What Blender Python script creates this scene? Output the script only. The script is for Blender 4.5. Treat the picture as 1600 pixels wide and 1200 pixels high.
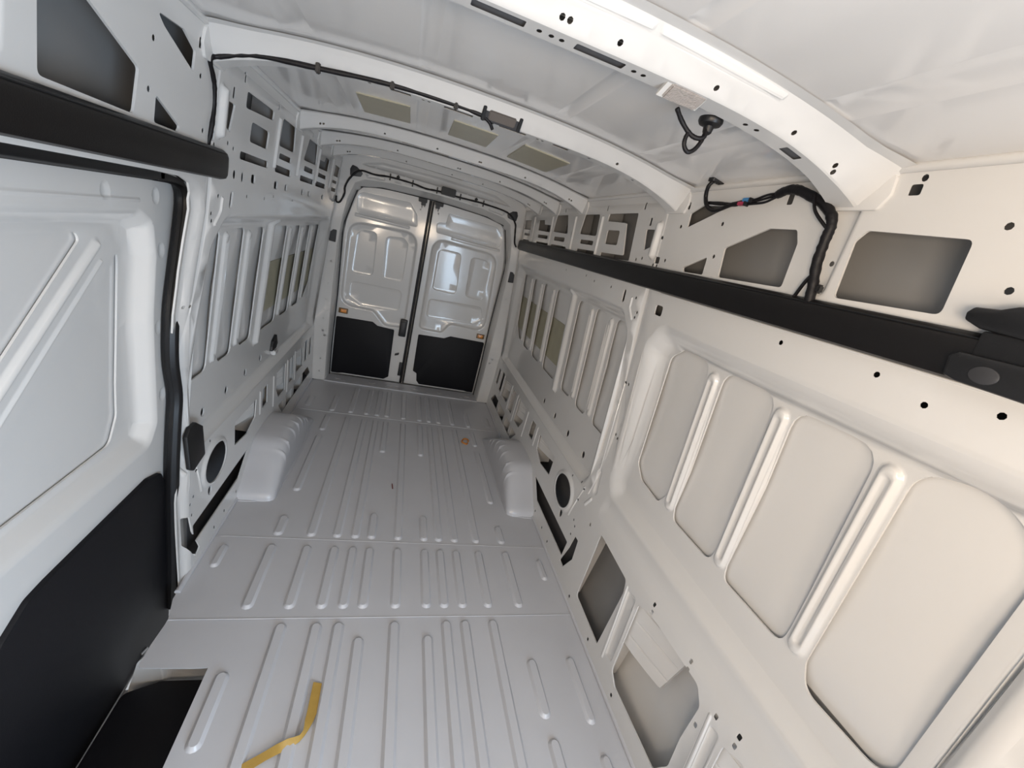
import bpy, bmesh, math, random
import numpy as np
from mathutils import Vector, Matrix
from mathutils.geometry import delaunay_2d_cdt

for o in list(bpy.data.objects):
    bpy.data.objects.remove(o, do_unlink=True)
SC = bpy.context.scene
COL = SC.collection
random.seed(4)

# ------------------------------------------------------------------ camera
# x = across the van (right in the picture), y = towards the rear doors, z = up, metres, floor at z = 0
CAM_POS = Vector((-0.1962, 0.3751, 1.6818))
PITCH, ROLL, YAW = -0.3168, 0.2561, -0.3089
FOCAL_PX = 646.33


def camera_axes():
    cz, sz = math.cos(YAW), math.sin(YAW)
    cx, sx = math.cos(PITCH), math.sin(PITCH)
    cr, sr = math.cos(ROLL), math.sin(ROLL)
    f = Vector((-sz * cx, cz * cx, sx))
    r = Vector((cz, sz, 0))
    u = r.cross(f)
    return cr * r + sr * u, -sr * r + cr * u, f


_r, _u, _f = camera_axes()
cd = bpy.data.cameras.new('camera')
cam = bpy.data.objects.new('camera', cd)
COL.objects.link(cam)
M = Matrix.Identity(4)
for i in range(3):
    M[i][0], M[i][1], M[i][2], M[i][3] = _r[i], _u[i], -_f[i], CAM_POS[i]
cam.matrix_world = M
cd.sensor_fit = 'HORIZONTAL'
cd.sensor_width = 36
cd.lens = FOCAL_PX / 1600 * 36
cd.clip_start = 0.02
SC.camera = cam

# ------------------------------------------------------------------ world and light
world = bpy.data.worlds.new('world')
SC.world = world
world.use_nodes = True
bg = world.node_tree.nodes['Background']
bg.inputs[0].default_value = (0.93, 0.96, 1.0, 1)
bg.inputs[1].default_value = 0.3


def area(name, loc, target, sx, sy, power, col):
    l = bpy.data.lights.new(name, 'AREA')
    l.shape = 'RECTANGLE'
    l.size, l.size_y = sx, sy
    l.energy = power
    l.color = col
    o = bpy.data.objects.new(name, l)
    COL.objects.link(o)
    o.location = loc
    o.rotation_euler = (Vector(target) - Vector(loc)).to_track_quat('-Z', 'Y').to_euler()
    return o


# daylight through the cab: windscreen, passenger side window, driver side window
area('windscreen_daylight', (0.0, -1.45, 1.55), (0.1, 2.0, 1.3), 1.5, 0.7, 3, (0.95, 0.97, 1.0))
area('cab_dome_lamp', (0.15, -0.60, 1.50), (0.2, 1.3, 1.9), 0.40, 0.25, 7, (1.0, 0.78, 0.56))
area('cab_window_daylight_left', (-1.0, -0.62, 1.45), (0.85, 1.15, 1.6), 0.8, 0.5, 38, (1.0, 0.83, 0.65))
area('open_cab_door_daylight_right', (1.04, -0.70, 0.90), (-0.95, 1.0, 0.6), 1.1, 1.3, 62, (0.62, 0.80, 1.0))

SC.view_settings.view_transform = 'Standard'
SC.view_settings.look = 'None'
SC.view_settings.exposure = 0.66
SC.view_settings.gamma = 1
SC.view_settings.use_curve_mapping = False


# ------------------------------------------------------------------ materials
def mat(name, col, rough=0.4, coat=0.0, metal=0.0, var=0.0, scale=6.0, bump=0.0, bscale=60.0, emis=None, trans=0.0, spec=0.5):
    m = bpy.data.materials.new(name)
    m.use_nodes = True
    nt = m.node_tree
    b = nt.nodes['Principled BSDF']
    b.inputs['Roughness'].default_value = rough
    b.inputs['Metallic'].default_value = metal
    b.inputs['Coat Weight'].default_value = coat
    b.inputs['Coat Roughness'].default_value = 0.08
    b.inputs['Specular IOR Level'].default_value = spec
    b.inputs['Transmission Weight'].default_value = trans
    tc = nt.nodes.new('ShaderNodeTexCoord')
    n = nt.nodes.new('ShaderNodeTexNoise')
    n.inputs['Scale'].default_value = scale
    n.inputs['Detail'].default_value = 4
    nt.links.new(tc.outputs['Object'], n.inputs['Vector'])
    ramp = nt.nodes.new('ShaderNodeMix')
    ramp.data_type = 'RGBA'
    ramp.inputs['A'].default_value = (*[c * (1 - var) for c in col], 1)
    ramp.inputs['B'].default_value = (*[min(1, c * (1 + var)) for c in col], 1)
    nt.links.new(n.outputs['Fac'], ramp.inputs['Factor'])
    nt.links.new(ramp.outputs['Result'], b.inputs['Base Color'])
    if bump:
        n2 = nt.nodes.new('ShaderNodeTexNoise')
        n2.inputs['Scale'].default_value = bscale
        n2.inputs['Detail'].default_value = 3
        nt.links.new(tc.outputs['Object'], n2.inputs['Vector'])
        bp = nt.nodes.new('ShaderNodeBump')
        bp.inputs['Strength'].default_value = bump
        bp.inputs['Distance'].default_value = 0.002
        nt.links.new(n2.outputs['Fac'], bp.inputs['Height'])
        nt.links.new(bp.outputs['Normal'], b.inputs['Normal'])
    return m


PAINT = mat('white_body_paint', (0.64, 0.63, 0.615), 0.24, coat=0.45, var=0.02, scale=3)
ROOFP = mat('white_roof_paint', (0.70, 0.68, 0.66), 0.15, coat=0.5, var=0.02, scale=2)
FLOORP = mat('white_floor_paint', (0.52, 0.52, 0.54), 0.36, coat=0.15, var=0.05, scale=5)
SHADE_GREY = mat('grey_cavity_shade', (0.25, 0.245, 0.24), 0.5, var=0.08, scale=4)  # shade of the hollow wall put into the colour of its surfaces
SHADE_DARK = mat('dark_cavity_shade', (0.10, 0.10, 0.105), 0.55, var=0.2, scale=6)  # deeper painted shade, so slots and belt holes read as black
BLACK = mat('black_plastic', (0.007, 0.007, 0.008), 0.5, var=0.1, scale=20, bump=0.15, bscale=300)
RAILM = mat('black_rail_plastic', (0.006, 0.005, 0.005), 0.42, spec=0.35, var=0.1, scale=20, bump=0.1, bscale=300)
RUBBER = mat('black_rubber', (0.007, 0.007, 0.008), 0.4, spec=0.4, var=0.1, scale=30)
TRIMB = mat('black_trim_board', (0.004, 0.004, 0.006), 0.6, spec=0.3, var=0.15, scale=40, bump=0.3, bscale=400)
CABLE = mat('black_cable_tape', (0.006, 0.005, 0.006), 0.5, spec=0.3, var=0.2, scale=60, bump=0.4, bscale=200)
FOAM = mat('olive_foam_pad', (0.36, 0.34, 0.25), 0.75, var=0.12, scale=14, bump=0.3, bscale=120)
ROOFPAD = mat('olive_roof_pad', (0.36, 0.33, 0.24), 0.35, var=0.08, scale=10)
DARKG = mat('dark_grey_plastic', (0.03, 0.03, 0.033), 0.5, var=0.1, scale=30)
AMBER = mat('amber_reflector', (0.75, 0.28, 0.05), 0.25, coat=0.5, var=0.2, scale=90)
DARKAMB = mat('dark_amber_housing', (0.16, 0.09, 0.03), 0.4, var=0.1, scale=30)
TAPE = mat('mustard_masking_tape', (0.40, 0.245, 0.05), 0.6, var=0.15, scale=30, bump=0.3, bscale=150)
ORANGE = mat('orange_plastic', (0.55, 0.20, 0.03), 0.4, var=0.1, scale=30)
REDBR = mat('red_brown_splinter', (0.16, 0.03, 0.02), 0.6, var=0.1, scale=30)
BLUE = mat('blue_connector', (0.05, 0.20, 0.42), 0.4, var=0.1, scale=60)
RED = mat('crimson_connector', (0.32, 0.02, 0.06), 0.4, var=0.1, scale=60)
LENS = mat('clear_lamp_lens', (0.34, 0.31, 0.29), 0.12, coat=0.6, var=0.3, scale=220, bump=1.0, bscale=260)
CHROME = mat('bare_metal', (0.6, 0.6, 0.6), 0.3, metal=1.0, var=0.05)


# ------------------------------------------------------------------ objects
def empty(name, loc=(0, 0, 0)):
    o = bpy.data.objects.new(name, None)
    COL.objects.link(o)
    o.location = loc
    o.empty_display_size = 0.1
    return o


def tag(o, label=None, cat=None, group=None, kind=None):
    if label: o['label'] = label
    if cat: o['category'] = cat
    if group: o['group'] = group
    if kind: o['kind'] = kind
    return o


def link(name, verts, faces, m, parent=None, smooth=True, ang=35):
    me = bpy.data.meshes.new(name)
    me.from_pydata([tuple(v) for v in verts], [], faces)
    me.materials.append(m)
    if smooth:
        for p in me.polygons:
            p.use_smooth = True
        me.set_sharp_from_angle(angle=math.radians(ang))
    me.update()
    o = bpy.data.objects.new(name, me)
    COL.objects.link(o)
    if parent:
        o.parent = parent
        o.matrix_parent_inverse = Matrix.Translation(-parent.location)
    return o


# ---- 2D outlines
def rp(pts, r, seg=4):
    out = []
    n = len(pts)
    rs = r if isinstance(r, (list, tuple)) else [r] * n
    for i in range(n):
        p = Vector(pts[i]); a = Vector(pts[i - 1]); b = Vector(pts[(i + 1) % n])
        d1 = (a - p); d2 = (b - p)
        l1, l2 = d1.length, d2.length
        d1.normalize(); d2.normalize()
        ang = math.acos(max(-1, min(1, d1.dot(d2))))
        t = min(rs[i] / max(1e-6, math.tan(ang / 2)), 0.48 * l1, 0.48 * l2)
        if t < 1e-5 or ang > 3.1:
            out.append((p.x, p.y)); continue
        s = p + d1 * t; e = p + d2 * t
        for k in range(seg + 1):
            f = k / seg
            q = s * (1 - f) ** 2 + p * 2 * f * (1 - f) + e * f * f
            out.append((q.x, q.y))
    return out


def rect(u0, u1, v0, v1, r=0.0, seg=4):
    pts = [(u0, v0), (u1, v0), (u1, v1), (u0, v1)]
    return rp(pts, r, seg) if r else pts


def rc(u, v, w, h, r=0.004, seg=2):
    return rect(u - w / 2, u + w / 2, v - h / 2, v + h / 2, r, seg)


def ell(u, v, a, b=None, n=10):
    b = a if b is None else b
    return [(u + a * math.cos(2 * math.pi * k / n), v + b * math.sin(2 * math.pi * k / n)) for k in range(n)]


def cap(u0, v0, u1, v1, r, n=6):
    d = Vector((u1 - u0, v1 - v0)); a0 = math.atan2(d.y, d.x)
    out = []
    for k in range(n + 1):
        a = a0 - math.pi / 2 + math.pi * k / n
        out.append((u1 + r * math.cos(a), v1 + r * math.sin(a)))
    for k in range(n + 1):
        a = a0 + math.pi / 2 + math.pi * k / n
        out.append((u0 + r * math.cos(a), v0 + r * math.sin(a)))
    return out


def bead(path, r):
    P = [Vector(p) for p in path]
    L = []; R = []
    for i, p in enumerate(P):
        t = (P[min(i + 1, len(P) - 1)] - P[max(0, i - 1)]).normalized()
        n = Vector((-t.y, t.x))
        L.append(tuple(p + n * r)); R.append(tuple(p - n * r))
    return rp(L + R[::-1], r * .8, 3)


def area2(L):
    return sum(L[i - 1][0] * L[i][1] - L[i][0] * L[i - 1][1] for i in range(len(L))) / 2


def ccw(L):
    return list(L) if area2(L) > 0 else list(L)[::-1]


def inset(L, d):
    L = ccw(L)
    n = len(L); out = []
    for i in range(n):
        a = Vector(L[i - 1]); p = Vector(L[i]); b = Vector(L[(i + 1) % n])
        e1 = p - a; e2 = b - p
        if e1.length < 1e-7: e1 = e2
        if e2.length < 1e-7: e2 = e1
        e1 = e1.normalized(); e2 = e2.normalized()
        n1 = Vector((-e1.y, e1.x)); n2 = Vector((-e2.y, e2.x))
        nn = n1 + n2
        if nn.length < 1e-6: nn = n1
        nn.normalize()
        c = max(0.5, nn.dot(n1))
        q = p + nn * (d / c)
        out.append((q.x, q.y))
    return out


def inside(L, P):
    L = np.asarray(L, float)
    res = np.zeros(len(P), bool)
    lo = L.min(0); hi = L.max(0)
    idx = np.where((P[:, 0] >= lo[0]) & (P[:, 0] <= hi[0]) & (P[:, 1] >= lo[1]) & (P[:, 1] <= hi[1]))[0]
    if len(idx) == 0:
        return res
    Q = P[idx]; r = np.zeros(len(Q), bool)
    x, y = Q[:, 0], Q[:, 1]
    for i in range(len(L)):
        x1, y1 = L[i - 1]; x2, y2 = L[i]
        if y1 == y2: continue
        c = ((y1 > y) != (y2 > y)) & (x < (x2 - x1) * (y - y1) / (y2 - y1) + x1)
        r ^= c
    res[idx] = r
    return res


def sdist(L, P):
    """distance inside the loop (>0), 0 outside"""
    ins = inside(L, P)
    d = np.zeros(len(P))
    idx = np.where(ins)[0]
    if len(idx) == 0: return d
    Q = P[idx]; best = np.full(len(Q), 1e9)
    A = np.asarray(L, float)
    for i in range(len(A)):
        a = A[i - 1]; b = A[i]
        ab = b - a; L2 = ab @ ab
        if L2 < 1e-14: continue
        t = np.clip(((Q - a) @ ab) / L2, 0, 1)
        best = np.minimum(best, np.hypot(*(Q - a - t[:, None] * ab).T))
    d[idx] = best
    return d


def feat(loop, depth, w, rounds=True):
    return dict(loop=ccw(loop), depth=depth, w=w, rounds=rounds)


def sheet(name, outline, mapf, m, parent=None, holes=(), feats=(), step=0.05, flange=0.008, ang=40, stepv=None, lines=()):
    """a pressed metal sheet: outline and cut-outs in its own plane (u, v), pressed reliefs as real depth"""
    stepv = stepv or step
    V = []; E = []

    def addloop(L, closed=True):
        s = len(V)
        V.extend(L)
        n = len(L)
        for i in range(n if closed else n - 1):
            E.append((s + i, s + (i + 1) % n))

    outline = ccw(outline)
    dense = []
    for i in range(len(outline)):
        a = outline[i - 1]; b = outline[i]
        k = max(1, int(math.dist(a, b) / step))
        dense += [(a[0] + (b[0] - a[0]) * j / k, a[1] + (b[1] - a[1]) * j / k) for j in range(k)]
    addloop(dense)
    for h in holes:
        addloop(h)
    for f in feats:
        addloop(f['loop'])
        addloop(inset(f['loop'], -min(.008, max(.003, f['w'] * .4))))
        f['in'] = inset(f['loop'], f['w'])
        if f['rounds']:
            addloop(inset(f['loop'], f['w'] * 0.33)); addloop(inset(f['loop'], f['w'] * 0.67))
        addloop(f['in'])
    for L in lines:
        addloop(L, False)
    U = np.asarray(outline)
    lo = U.min(0); hi = U.max(0)
    nu = max(2, int((hi[0] - lo[0]) / step)); nv = max(2, int((hi[1] - lo[1]) / stepv))
    for i in range(1, nu):
        for j in range(1, nv):
            V.append((lo[0] + (hi[0] - lo[0]) * (i + 0.013 * (j % 3)) / nu, lo[1] + (hi[1] - lo[1]) * (j + 0.011 * (i % 3)) / nv))
    cv, ce, cf, *_ = delaunay_2d_cdt([Vector(p) for p in V], E, [], 0, 1e-6)
    P = np.array([(v.x, v.y) for v in cv])
    T = np.array([tuple(t) for t in cf if len(t) == 3])
    c = P[T].mean(1)
    keep = inside(outline, c)
    for h in holes:
        keep &= ~inside(h, c)
    T = T[keep]
    used = np.unique(T)
    remap = -np.ones(len(P), int); remap[used] = np.arange(len(used))
    P = P[used]; T = remap[T]
    H = np.zeros(len(P))
    for f in feats:
        d = np.clip(sdist(f['loop'], P) / f['w'], 0, 1)
        s = d * d * (3 - 2 * d) if f['rounds'] else d
        dep = f['depth'](P) if callable(f['depth']) else f['depth']
        H += s * dep
    X = mapf(P[:, 0], P[:, 1], H)
    verts = [tuple(r) for r in X]
    faces = [tuple(int(i) for i in t) for t in T]
    if flange:
        cnt = {}
        for t in faces:
            for k in range(3):
                a, b = t[k], t[(k + 1) % 3]
                e = (min(a, b), max(a, b))
                cnt[e] = None if e in cnt else (a, b)
        bd = [e for e in cnt.values() if e]
        ids = sorted({i for e in bd for i in e})
        fl = np.full(len(ids), flange)
        for h in holes:
            if abs(area2(h)) < .0009:
                hl = np.asarray(h); l0 = hl.min(0) - 1e-4; h0 = hl.max(0) + 1e-4; q = P[ids]
                fl[(q[:, 0] >= l0[0]) & (q[:, 0] <= h0[0]) & (q[:, 1] >= l0[1]) & (q[:, 1] <= h0[1])] = math.copysign(.0015, flange)
        Y = mapf(P[ids][:, 0], P[ids][:, 1], H[ids] + fl)
        base = len(verts)
        loc = {i: base + k for k, i in enumerate(ids)}
        verts += [tuple(r) for r in Y]
        for a, b in bd:
            faces.append((b, a, loc[a], loc[b]))
    return link(name, verts, faces, m, parent, ang=ang)


# ---- solid helpers
def prism(name, loop, mapf, h0, h1, m, parent=None, bevel=0.0, ang=30):
    """solid plate: loop in (u, v), from h0 to h1, edges bevelled on the h0 side"""
    loop = ccw(loop)
    rings = []
    if bevel:
        rings = [(inset(loop, bevel), h0), (inset(loop, bevel * 0.3), h0 + (h1 - h0) * 0.0 + math.copysign(bevel * 0.3, h1 - h0)), (loop, h0 + math.copysign(bevel, h1 - h0)), (loop, h1)]
    else:
        rings = [(loop, h0), (loop, h1)]
    n = len(loop); verts = []; faces = []
    for L, h in rings:
        A = np.array(L)
        verts += [tuple(r) for r in mapf(A[:, 0], A[:, 1], np.full(n, h))]
    for k in range(len(rings) - 1):
        for i in range(n):
            j = (i + 1) % n
            faces.append((k * n + i, k * n + j, (k + 1) * n + j, (k + 1) * n + i))
    faces.append(tuple(range(n))[::-1])
    faces.append(tuple((len(rings) - 1) * n + i for i in range(n)))
    return link(name, verts, faces, m, parent, ang=ang)


def smooth_path(pts, k=6):
    out = []
    P = [Vector(p) for p in pts]
    for i in range(len(P) - 1):
        p0 = P[max(0, i - 1)]; p1 = P[i]; p2 = P[i + 1]; p3 = P[min(len(P) - 1, i + 2)]
        for j in range(k):
            t = j / k
            out.append(0.5 * ((2 * p1) + (p2 - p0) * t + (2 * p0 - 5 * p1 + 4 * p2 - p3) * t * t + (3 * p1 - p0 - 3 * p2 + p3) * t ** 3))
    out.append(P[-1])
    return out


def tube(name, pts, rad, m, parent=None, n=8, k=6, wob=0.0, prof=None, up=None, sm=True):
    path = smooth_path(pts, k) if sm else [Vector(p) for p in pts]
    verts = []; faces = []
    prof = prof or [(math.cos(2 * math.pi * i / n), math.sin(2 * math.pi * i / n)) for i in range(n)]
    n = len(prof)
    ref = Vector(up) if up else None
    last = None
    for i, p in enumerate(path):
        t = (path[min(i + 1, len(path) - 1)] - path[max(i - 1, 0)]).normalized()
        if ref is not None:
            a = ref - t * ref.dot(t)
        elif last is None:
            a = t.orthogonal()
        else:
            a = last - t * last.dot(t)
        a.normalize(); last = a
        b = t.cross(a)
        r = rad * (1 + wob * random.uniform(-1, 1))
        verts += [p + a * (c * r) + b * (s * r) for c, s in prof]
    for i in range(len(path) - 1):
        for j in range(n):
            q = (j + 1) % n
            faces.append((i * n + j, i * n + q, (i + 1) * n + q, (i + 1) * n + j))
    faces.append(tuple(range(n))[::-1]); faces.append(tuple((len(path) - 1) * n + j for j in range(n)))
    return link(name, verts, faces, m, parent, ang=50)


def box(name, c, s, m, parent=None, rot=None, bev=0.0):
    bm = bmesh.new()
    bmesh.ops.create_cube(bm, size=1)
    bmesh.ops.scale(bm, vec=s, verts=bm.verts)
    if bev:
        bmesh.ops.bevel(bm, geom=list(bm.edges), offset=bev, segments=2, affect='EDGES')
    R = rot.to_matrix().to_4x4() if rot is not None else Matrix.Identity(4)
    bmesh.ops.transform(bm, matrix=Matrix.Translation(c) @ R, verts=bm.verts)
    me = bpy.data.meshes.new(name); bm.to_mesh(me); bm.free()
    me.materials.append(m)
    for p in me.polygons: p.use_smooth = True
    me.set_sharp_from_angle(angle=math.radians(35))
    o = bpy.data.objects.new(name, me); COL.objects.link(o)
    if parent:
        o.parent = parent; o.matrix_parent_inverse = Matrix.Translation(-parent.location)
    return o


# ------------------------------------------------------------------ van section curves
ZP = [-.3, 0, .3, .5, .62, .8, 1.0, 1.15, 1.3, 1.47, 1.6, 1.75, 2.0, 2.06]
XP = [.885, .885, .90, .905, .925, .937, .928, .906, .88, .855, .843, .838, .815, .80]
FZ = [.45, .58, .85, 1.05, 1.2, 1.45, 1.56]
FX = [.935, .963, .967, .963, .953, .92, .90]
OZ = [-.3, 0, .19, .21, .6, .74, .795, .85, 1.05, 1.2, 1.45, 1.49, 1.60, 1.7, 2.0, 2.07]
OX = [.95, .965, 1.03, 1.045, 1.04, 1.035, .985, .981, .977, .967, .934, .932, .945, .95, .935, .90]


def W(z): return np.interp(z, ZP, XP)
def FR(z): return np.interp(z, FZ, FX)
def OS(z): return np.interp(z, OZ, OX)


def wallmap(side):
    return lambda u, v, h: np.stack([side * (W(v) + h), u, v], 1)


def roof_z(x): return 2.108 - 0.062 * (np.abs(x) / 0.8) ** 2.4
def bow_z(x): return 2.052 - 0.085 * np.minimum(1.1, np.abs(x) / 0.8) ** 4


Y0 = -0.25          # front end of the cargo shell, behind the camera
FLOOR_MAP = lambda u, v, h: np.stack([u, v, h], 1)

# ================================================================== FLOOR
floor = tag(empty('floor'), 'white painted ribbed steel cargo floor of the van', kind='structure')
RIBX = [0, .144, .229, .319, .449, .611]


def rib(x, a, b, r=0.025, hgt=0.012):
    return feat(cap(x, a + r, x, b - r, r), hgt, 0.011)


def sym(xs): return [s * x for x in xs for s in ((1, -1) if x else (1,))]


# front section
f1 = [rib(x, 0.35, 1.78) for x in sym([0, .232, .320, .455])]
f1 += [rib(x, 0.35, 1.708) for x in sym([.144])]
f1 += [rib(-.595, 1.33, 1.585), rib(.597, 1.335, 1.58), rib(.600, 0.9, 1.27), rib(.785, 1.30, 1.58, .022), rib(.785, .8, 1.2, .022)]
out1 = [(.895, Y0), (.895, 1.80), (-.865, 1.80)] + rp([(-.872, 1.70), (-.872, 1.612), (-.70, 1.603)], [.0, .02, .0]) + [(-.652, 1.603), (-.652, Y0)]
sheet('floor_panel', out1, FLOOR_MAP, FLOORP, floor, feats=f1, step=.12, flange=-.004)
f2 = [rib(x, 1.845, 2.225) for x in sym(RIBX)] + [rib(.808, 2.02, 2.17, .02), rib(-.815, 2.07, 2.215, .02)]
sheet('floor_panel', [(.892, 1.803), (.892, 2.274), (-.892, 2.274), (-.892, 1.90), (-.865, 1.803)], lambda u, v, h: np.stack([u, v, h + .0025], 1), FLOORP, floor, feats=f2, step=.12, flange=-.005)
f3 = [rib(x, 2.295, 3.75) for x in sym([0, .229, .322, .452])]
f3 += [rib(x, 2.295, 2.51) for x in sym([.144])] + [rib(x, 3.22, 3.75) for x in sym([.144])]
f3 += [rib(x, 2.295, 2.45) for x in sym([.611])] + [rib(x, 2.68, 3.385) for x in sym([.611])] + [rib(x, 3.465, 3.74) for x in sym([.611])]
sheet('floor_panel', [(.892, 2.277), (.892, 3.80), (-.892, 3.80), (-.892, 2.277)], FLOOR_MAP, FLOORP, floor, feats=f3, step=.12, flange=-.005)
f4 = [rib(x, 3.83, 4.42) for x in sym([0, .144, .229, .319, .449])] + [rib(x, 3.825, 4.17) for x in sym([.6])] + [rib(x, 3.87, 4.1, .03, .004) for x in sym([.80])]
sheet('floor_panel', [(.892, 3.803), (.892, 4.475), (-.892, 4.475), (-.892, 3.803)], lambda u, v, h: np.stack([u, v, h - .002], 1), FLOORP, floor, feats=f4, step=.12, flange=-.004)
# bright lap-joint beads along the section seams
for y, z in ((1.801, .003), (2.276, .0015), (3.801, .001)):
    tube('seam_bead', [(-.86, y, z), (.885, y, z)], .0022, FLOORP, floor, n=6, sm=False)
# rear scuff plate with its slots
sill_holes = [rc(x, 4.545, w, .022, .006) for x, w in ((-.66, .05), (-.33, .06), (-.13, .14), (-.02, .035), (.10, .08), (.36, .045), (.67, .05))]
sill_f = [feat(ell(x, 4.51, .028, .016, 10), .004, .008, False) for x in (-.6, -.47, -.36, .25, .33, .46, .6)]
sheet('rear_sill', [(.775, 4.472), (.775, 4.66), (-.775, 4.66), (-.775, 4.472)], lambda u, v, h: np.stack([u, v, .012 + h], 1), FLOORP, floor, holes=sill_holes, feats=sill_f, step=.12, flange=-.012)
# upturned edge against the right sill and the left sill
for s, y0 in ((1, Y0), (-1, 1.93)):
    tube('edge_flange', [(s * .889, y0, .006), (s * .889, 4.46, .006)], .012, FLOORP, floor, n=8, sm=False)
link('underfloor', [(-.66, Y0, -.045), (1.0, Y0, -.045), (1.0, 4.80, -.045), (-1.0, 4.80, -.045), (-1.0, 2.2, -.045), (-.86, 2.2, -.045), (-.86, 1.68, -.045), (-.66, 1.68, -.045)], [(0, 1, 2, 3, 4, 5, 6, 7)], FLOORP, floor)

# step well beside the sliding door
well = tag(empty('step_well', (-.8, 1.2, -.22)), 'black step tread in the white step well by the sliding door', 'step')
prism('step_tread', rp([(-.658, Y0), (-.658, 1.668), (-.83, 1.672), (-.93, 1.63), (-.945, Y0)], [0, .01, .05, .03, 0]), FLOOR_MAP, -.15, -.185, TRIMB, well, bevel=.008)
link('riser', [(-.653, Y0, -.003), (-.653, 1.605, -.003), (-.658, 1.68, -.19), (-.658, Y0, -.19)], [(0, 1, 2, 3)], PAINT, well)
sheet('end_wall', rp([(-.95, -.24), (-.655, -.24), (-.655, -.003), (-.872, -.003), (-.90, -.05)], [0, .01, 0, .02, .03]),
      lambda u, v, h: np.stack([u, 1.660 + h + .03 * (-v / .22), v], 1), PAINT, well, feats=[feat(rect(-.83, -.67, -.20, -.045, .015), .012, .012)], step=.1, flange=.01)
link('well_base', [(-.64, Y0, -.236), (-1.0, Y0, -.236), (-1.0, 1.70, -.236), (-.64, 1.70, -.236)], [(0, 1, 2, 3)], PAINT, well)

# ================================================================== SIDE WALLS
CELLS = [
    rp([(2.975, 1.957), (2.75, 1.957), (2.745, 1.84), (3.015, 1.843)], .016),
    rect(2.77, 2.98, 1.787, 1.812, .011), rp([(2.728, 1.757), (3.01, 1.755), (3.01, 1.722), (2.735, 1.725)], .014),
    rp([(3.52, 1.955), (3.285, 1.956), (3.225, 1.835), (3.56, 1.841)], .016),
    rect(3.27, 3.51, 1.781, 1.809, .012), rect(3.212, 3.56, 1.722, 1.752, .013),
    rp([(3.972, 1.92), (3.815, 1.921), (3.79, 1.888), (3.635, 1.885), (3.633, 1.834), (3.96, 1.84)], .010),
    rect(3.665, 3.945, 1.783, 1.808, .011), rect(3.63, 3.965, 1.72, 1.752, .013),
    rp([(4.44, 1.917), (4.205, 1.917), (4.208, 1.836), (4.435, 1.837)], .012),
    rect(4.205, 4.405, 1.785, 1.806, .010), rect(4.208, 4.43, 1.722, 1.75, .012),
    rp([(2.205, 1.89), (2.13, 1.89), (2.122, 1.82), (2.185, 1.799)], .008),
    rp([(1.205, 1.912), (.996, 1.901), (.99, 1.757), (1.222, 1.752), (1.226, 1.887)], .014),
    rp([(1.665, 1.844), (1.50, 1.91), (1.40, 1.909), (1.383, 1.873), (1.384, 1.752), (1.655, 1.747)], .012),
    rp([(1.864, 1.757), (1.738, 1.808), (1.738, 1.745), (1.852, 1.743)], .008),
    rp([(1.91, 1.956), (1.844, 1.983), (1.72, 1.977), (1.752, 1.958), (1.908, 1.904)], .006),
    rp([(.86, 1.912), (.62, 1.905), (.62, 1.76), (.83, 1.757)], .014),
]
CELLA_R = [rp([(2.63, 1.959), (2.311, 1.96), (2.298, 1.742), (2.64, 1.735), (2.64, 1.759), (2.37, 1.762), (2.41, 1.914), (2.64, 1.922)], .010), rect(2.462, 2.612, 1.805, 1.877, .014)]
CELLA_L = [rp([(2.295, 1.955), (2.615, 1.957), (2.615, 1.92), (2.297, 1.902)], .012), rect(2.375, 2.588, 1.80, 1.87, .016), rect(2.297, 2.628, 1.728, 1.756, .013)]
SMALL = [rc(2.262, 1.99, .013, .032), rc(2.665, 1.988, .012, .03), rc(2.971, 1.988, .012, .028), rc(3.348, 1.987, .012, .028), rc(2.18, 1.922, .016, .034),
         rc(2.055, 1.768, .034, .028, .007), rc(1.930, 1.983, .014, .026), rc(1.459, 1.990, .02, .03), rc(1.139, 1.996, .024, .022),
         rc(2.457, 1.67, .05, .034, .01), rc(2.769, 1.667, .055, .034, .01), rc(2.946, 1.667, .04, .032, .01), rc(3.303, 1.664, .045, .034, .01), rc(3.474, 1.663, .045, .034, .01),
         rc(3.908, 1.662, .06, .032, .01), rc(4.36, 1.659, .05, .034, .01), ell(2.255, 1.67, .012, .016), ell(2.335, 1.668, .010, .018),
         cap(2.246, 1.562, 2.246, 1.600, .013)]
DOTS = [(.956, 1.926), (.91, 1.818), (1.269, 1.832), (1.712, 1.92), (1.706, 1.812), (1.95, 1.907), (1.997, 1.772), (1.129, 2.018), (2.232, 1.755), (2.18, 1.765), (2.06, 1.86), (2.075, 1.745), (2.05, 1.745),
        (1.31, 1.608), (1.044, 1.609), (.937, 1.582), (.827, 1.61), (2.09, 1.53), (2.1, 1.505), (2.13, 1.59), (2.40, 1.60), (2.62, 1.60), (2.75, 1.615), (3.1, 1.61),
        (2.06, 1.20), (2.035, 1.20), (2.02, .92), (2.045, .93), (2.15, .63), (2.17, .56), (2.13, .47), (2.12, .55), (2.19, .60), (2.28, .53), (2.10, .36), (2.07, .34), (2.08, .28)]
SQDOT = [(1.945, .455), (1.388, .535), (1.38, .507), (1.161, .538), (1.155, .509), (.936, .54), (.932, .509), (1.01, .508), (1.047, .409), (1.476, .413), (1.628, .05), (1.375, .05), (1.878, .045), (2.28, .05), (2.4, .055), (2.56, .06), (2.62, .05)]
WIN_REAR = [rect(2.205, 2.37, .835, 1.452, .045), rect(2.475, 2.64, .830, 1.455, .045), rect(2.745, 2.92, .832, 1.452, .045),
            rect(3.075, 3.375, .830, 1.452, .05), rect(3.485, 3.70, .830, 1.448, .045), rect(3.80, 4.01, .835, 1.445, .045),
            rp([(4.11, .855), (4.18, .855), (4.345, .97), (4.345, 1.445), (4.11, 1.445)], [.03, .05, .06, .05, .04])]
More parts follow.
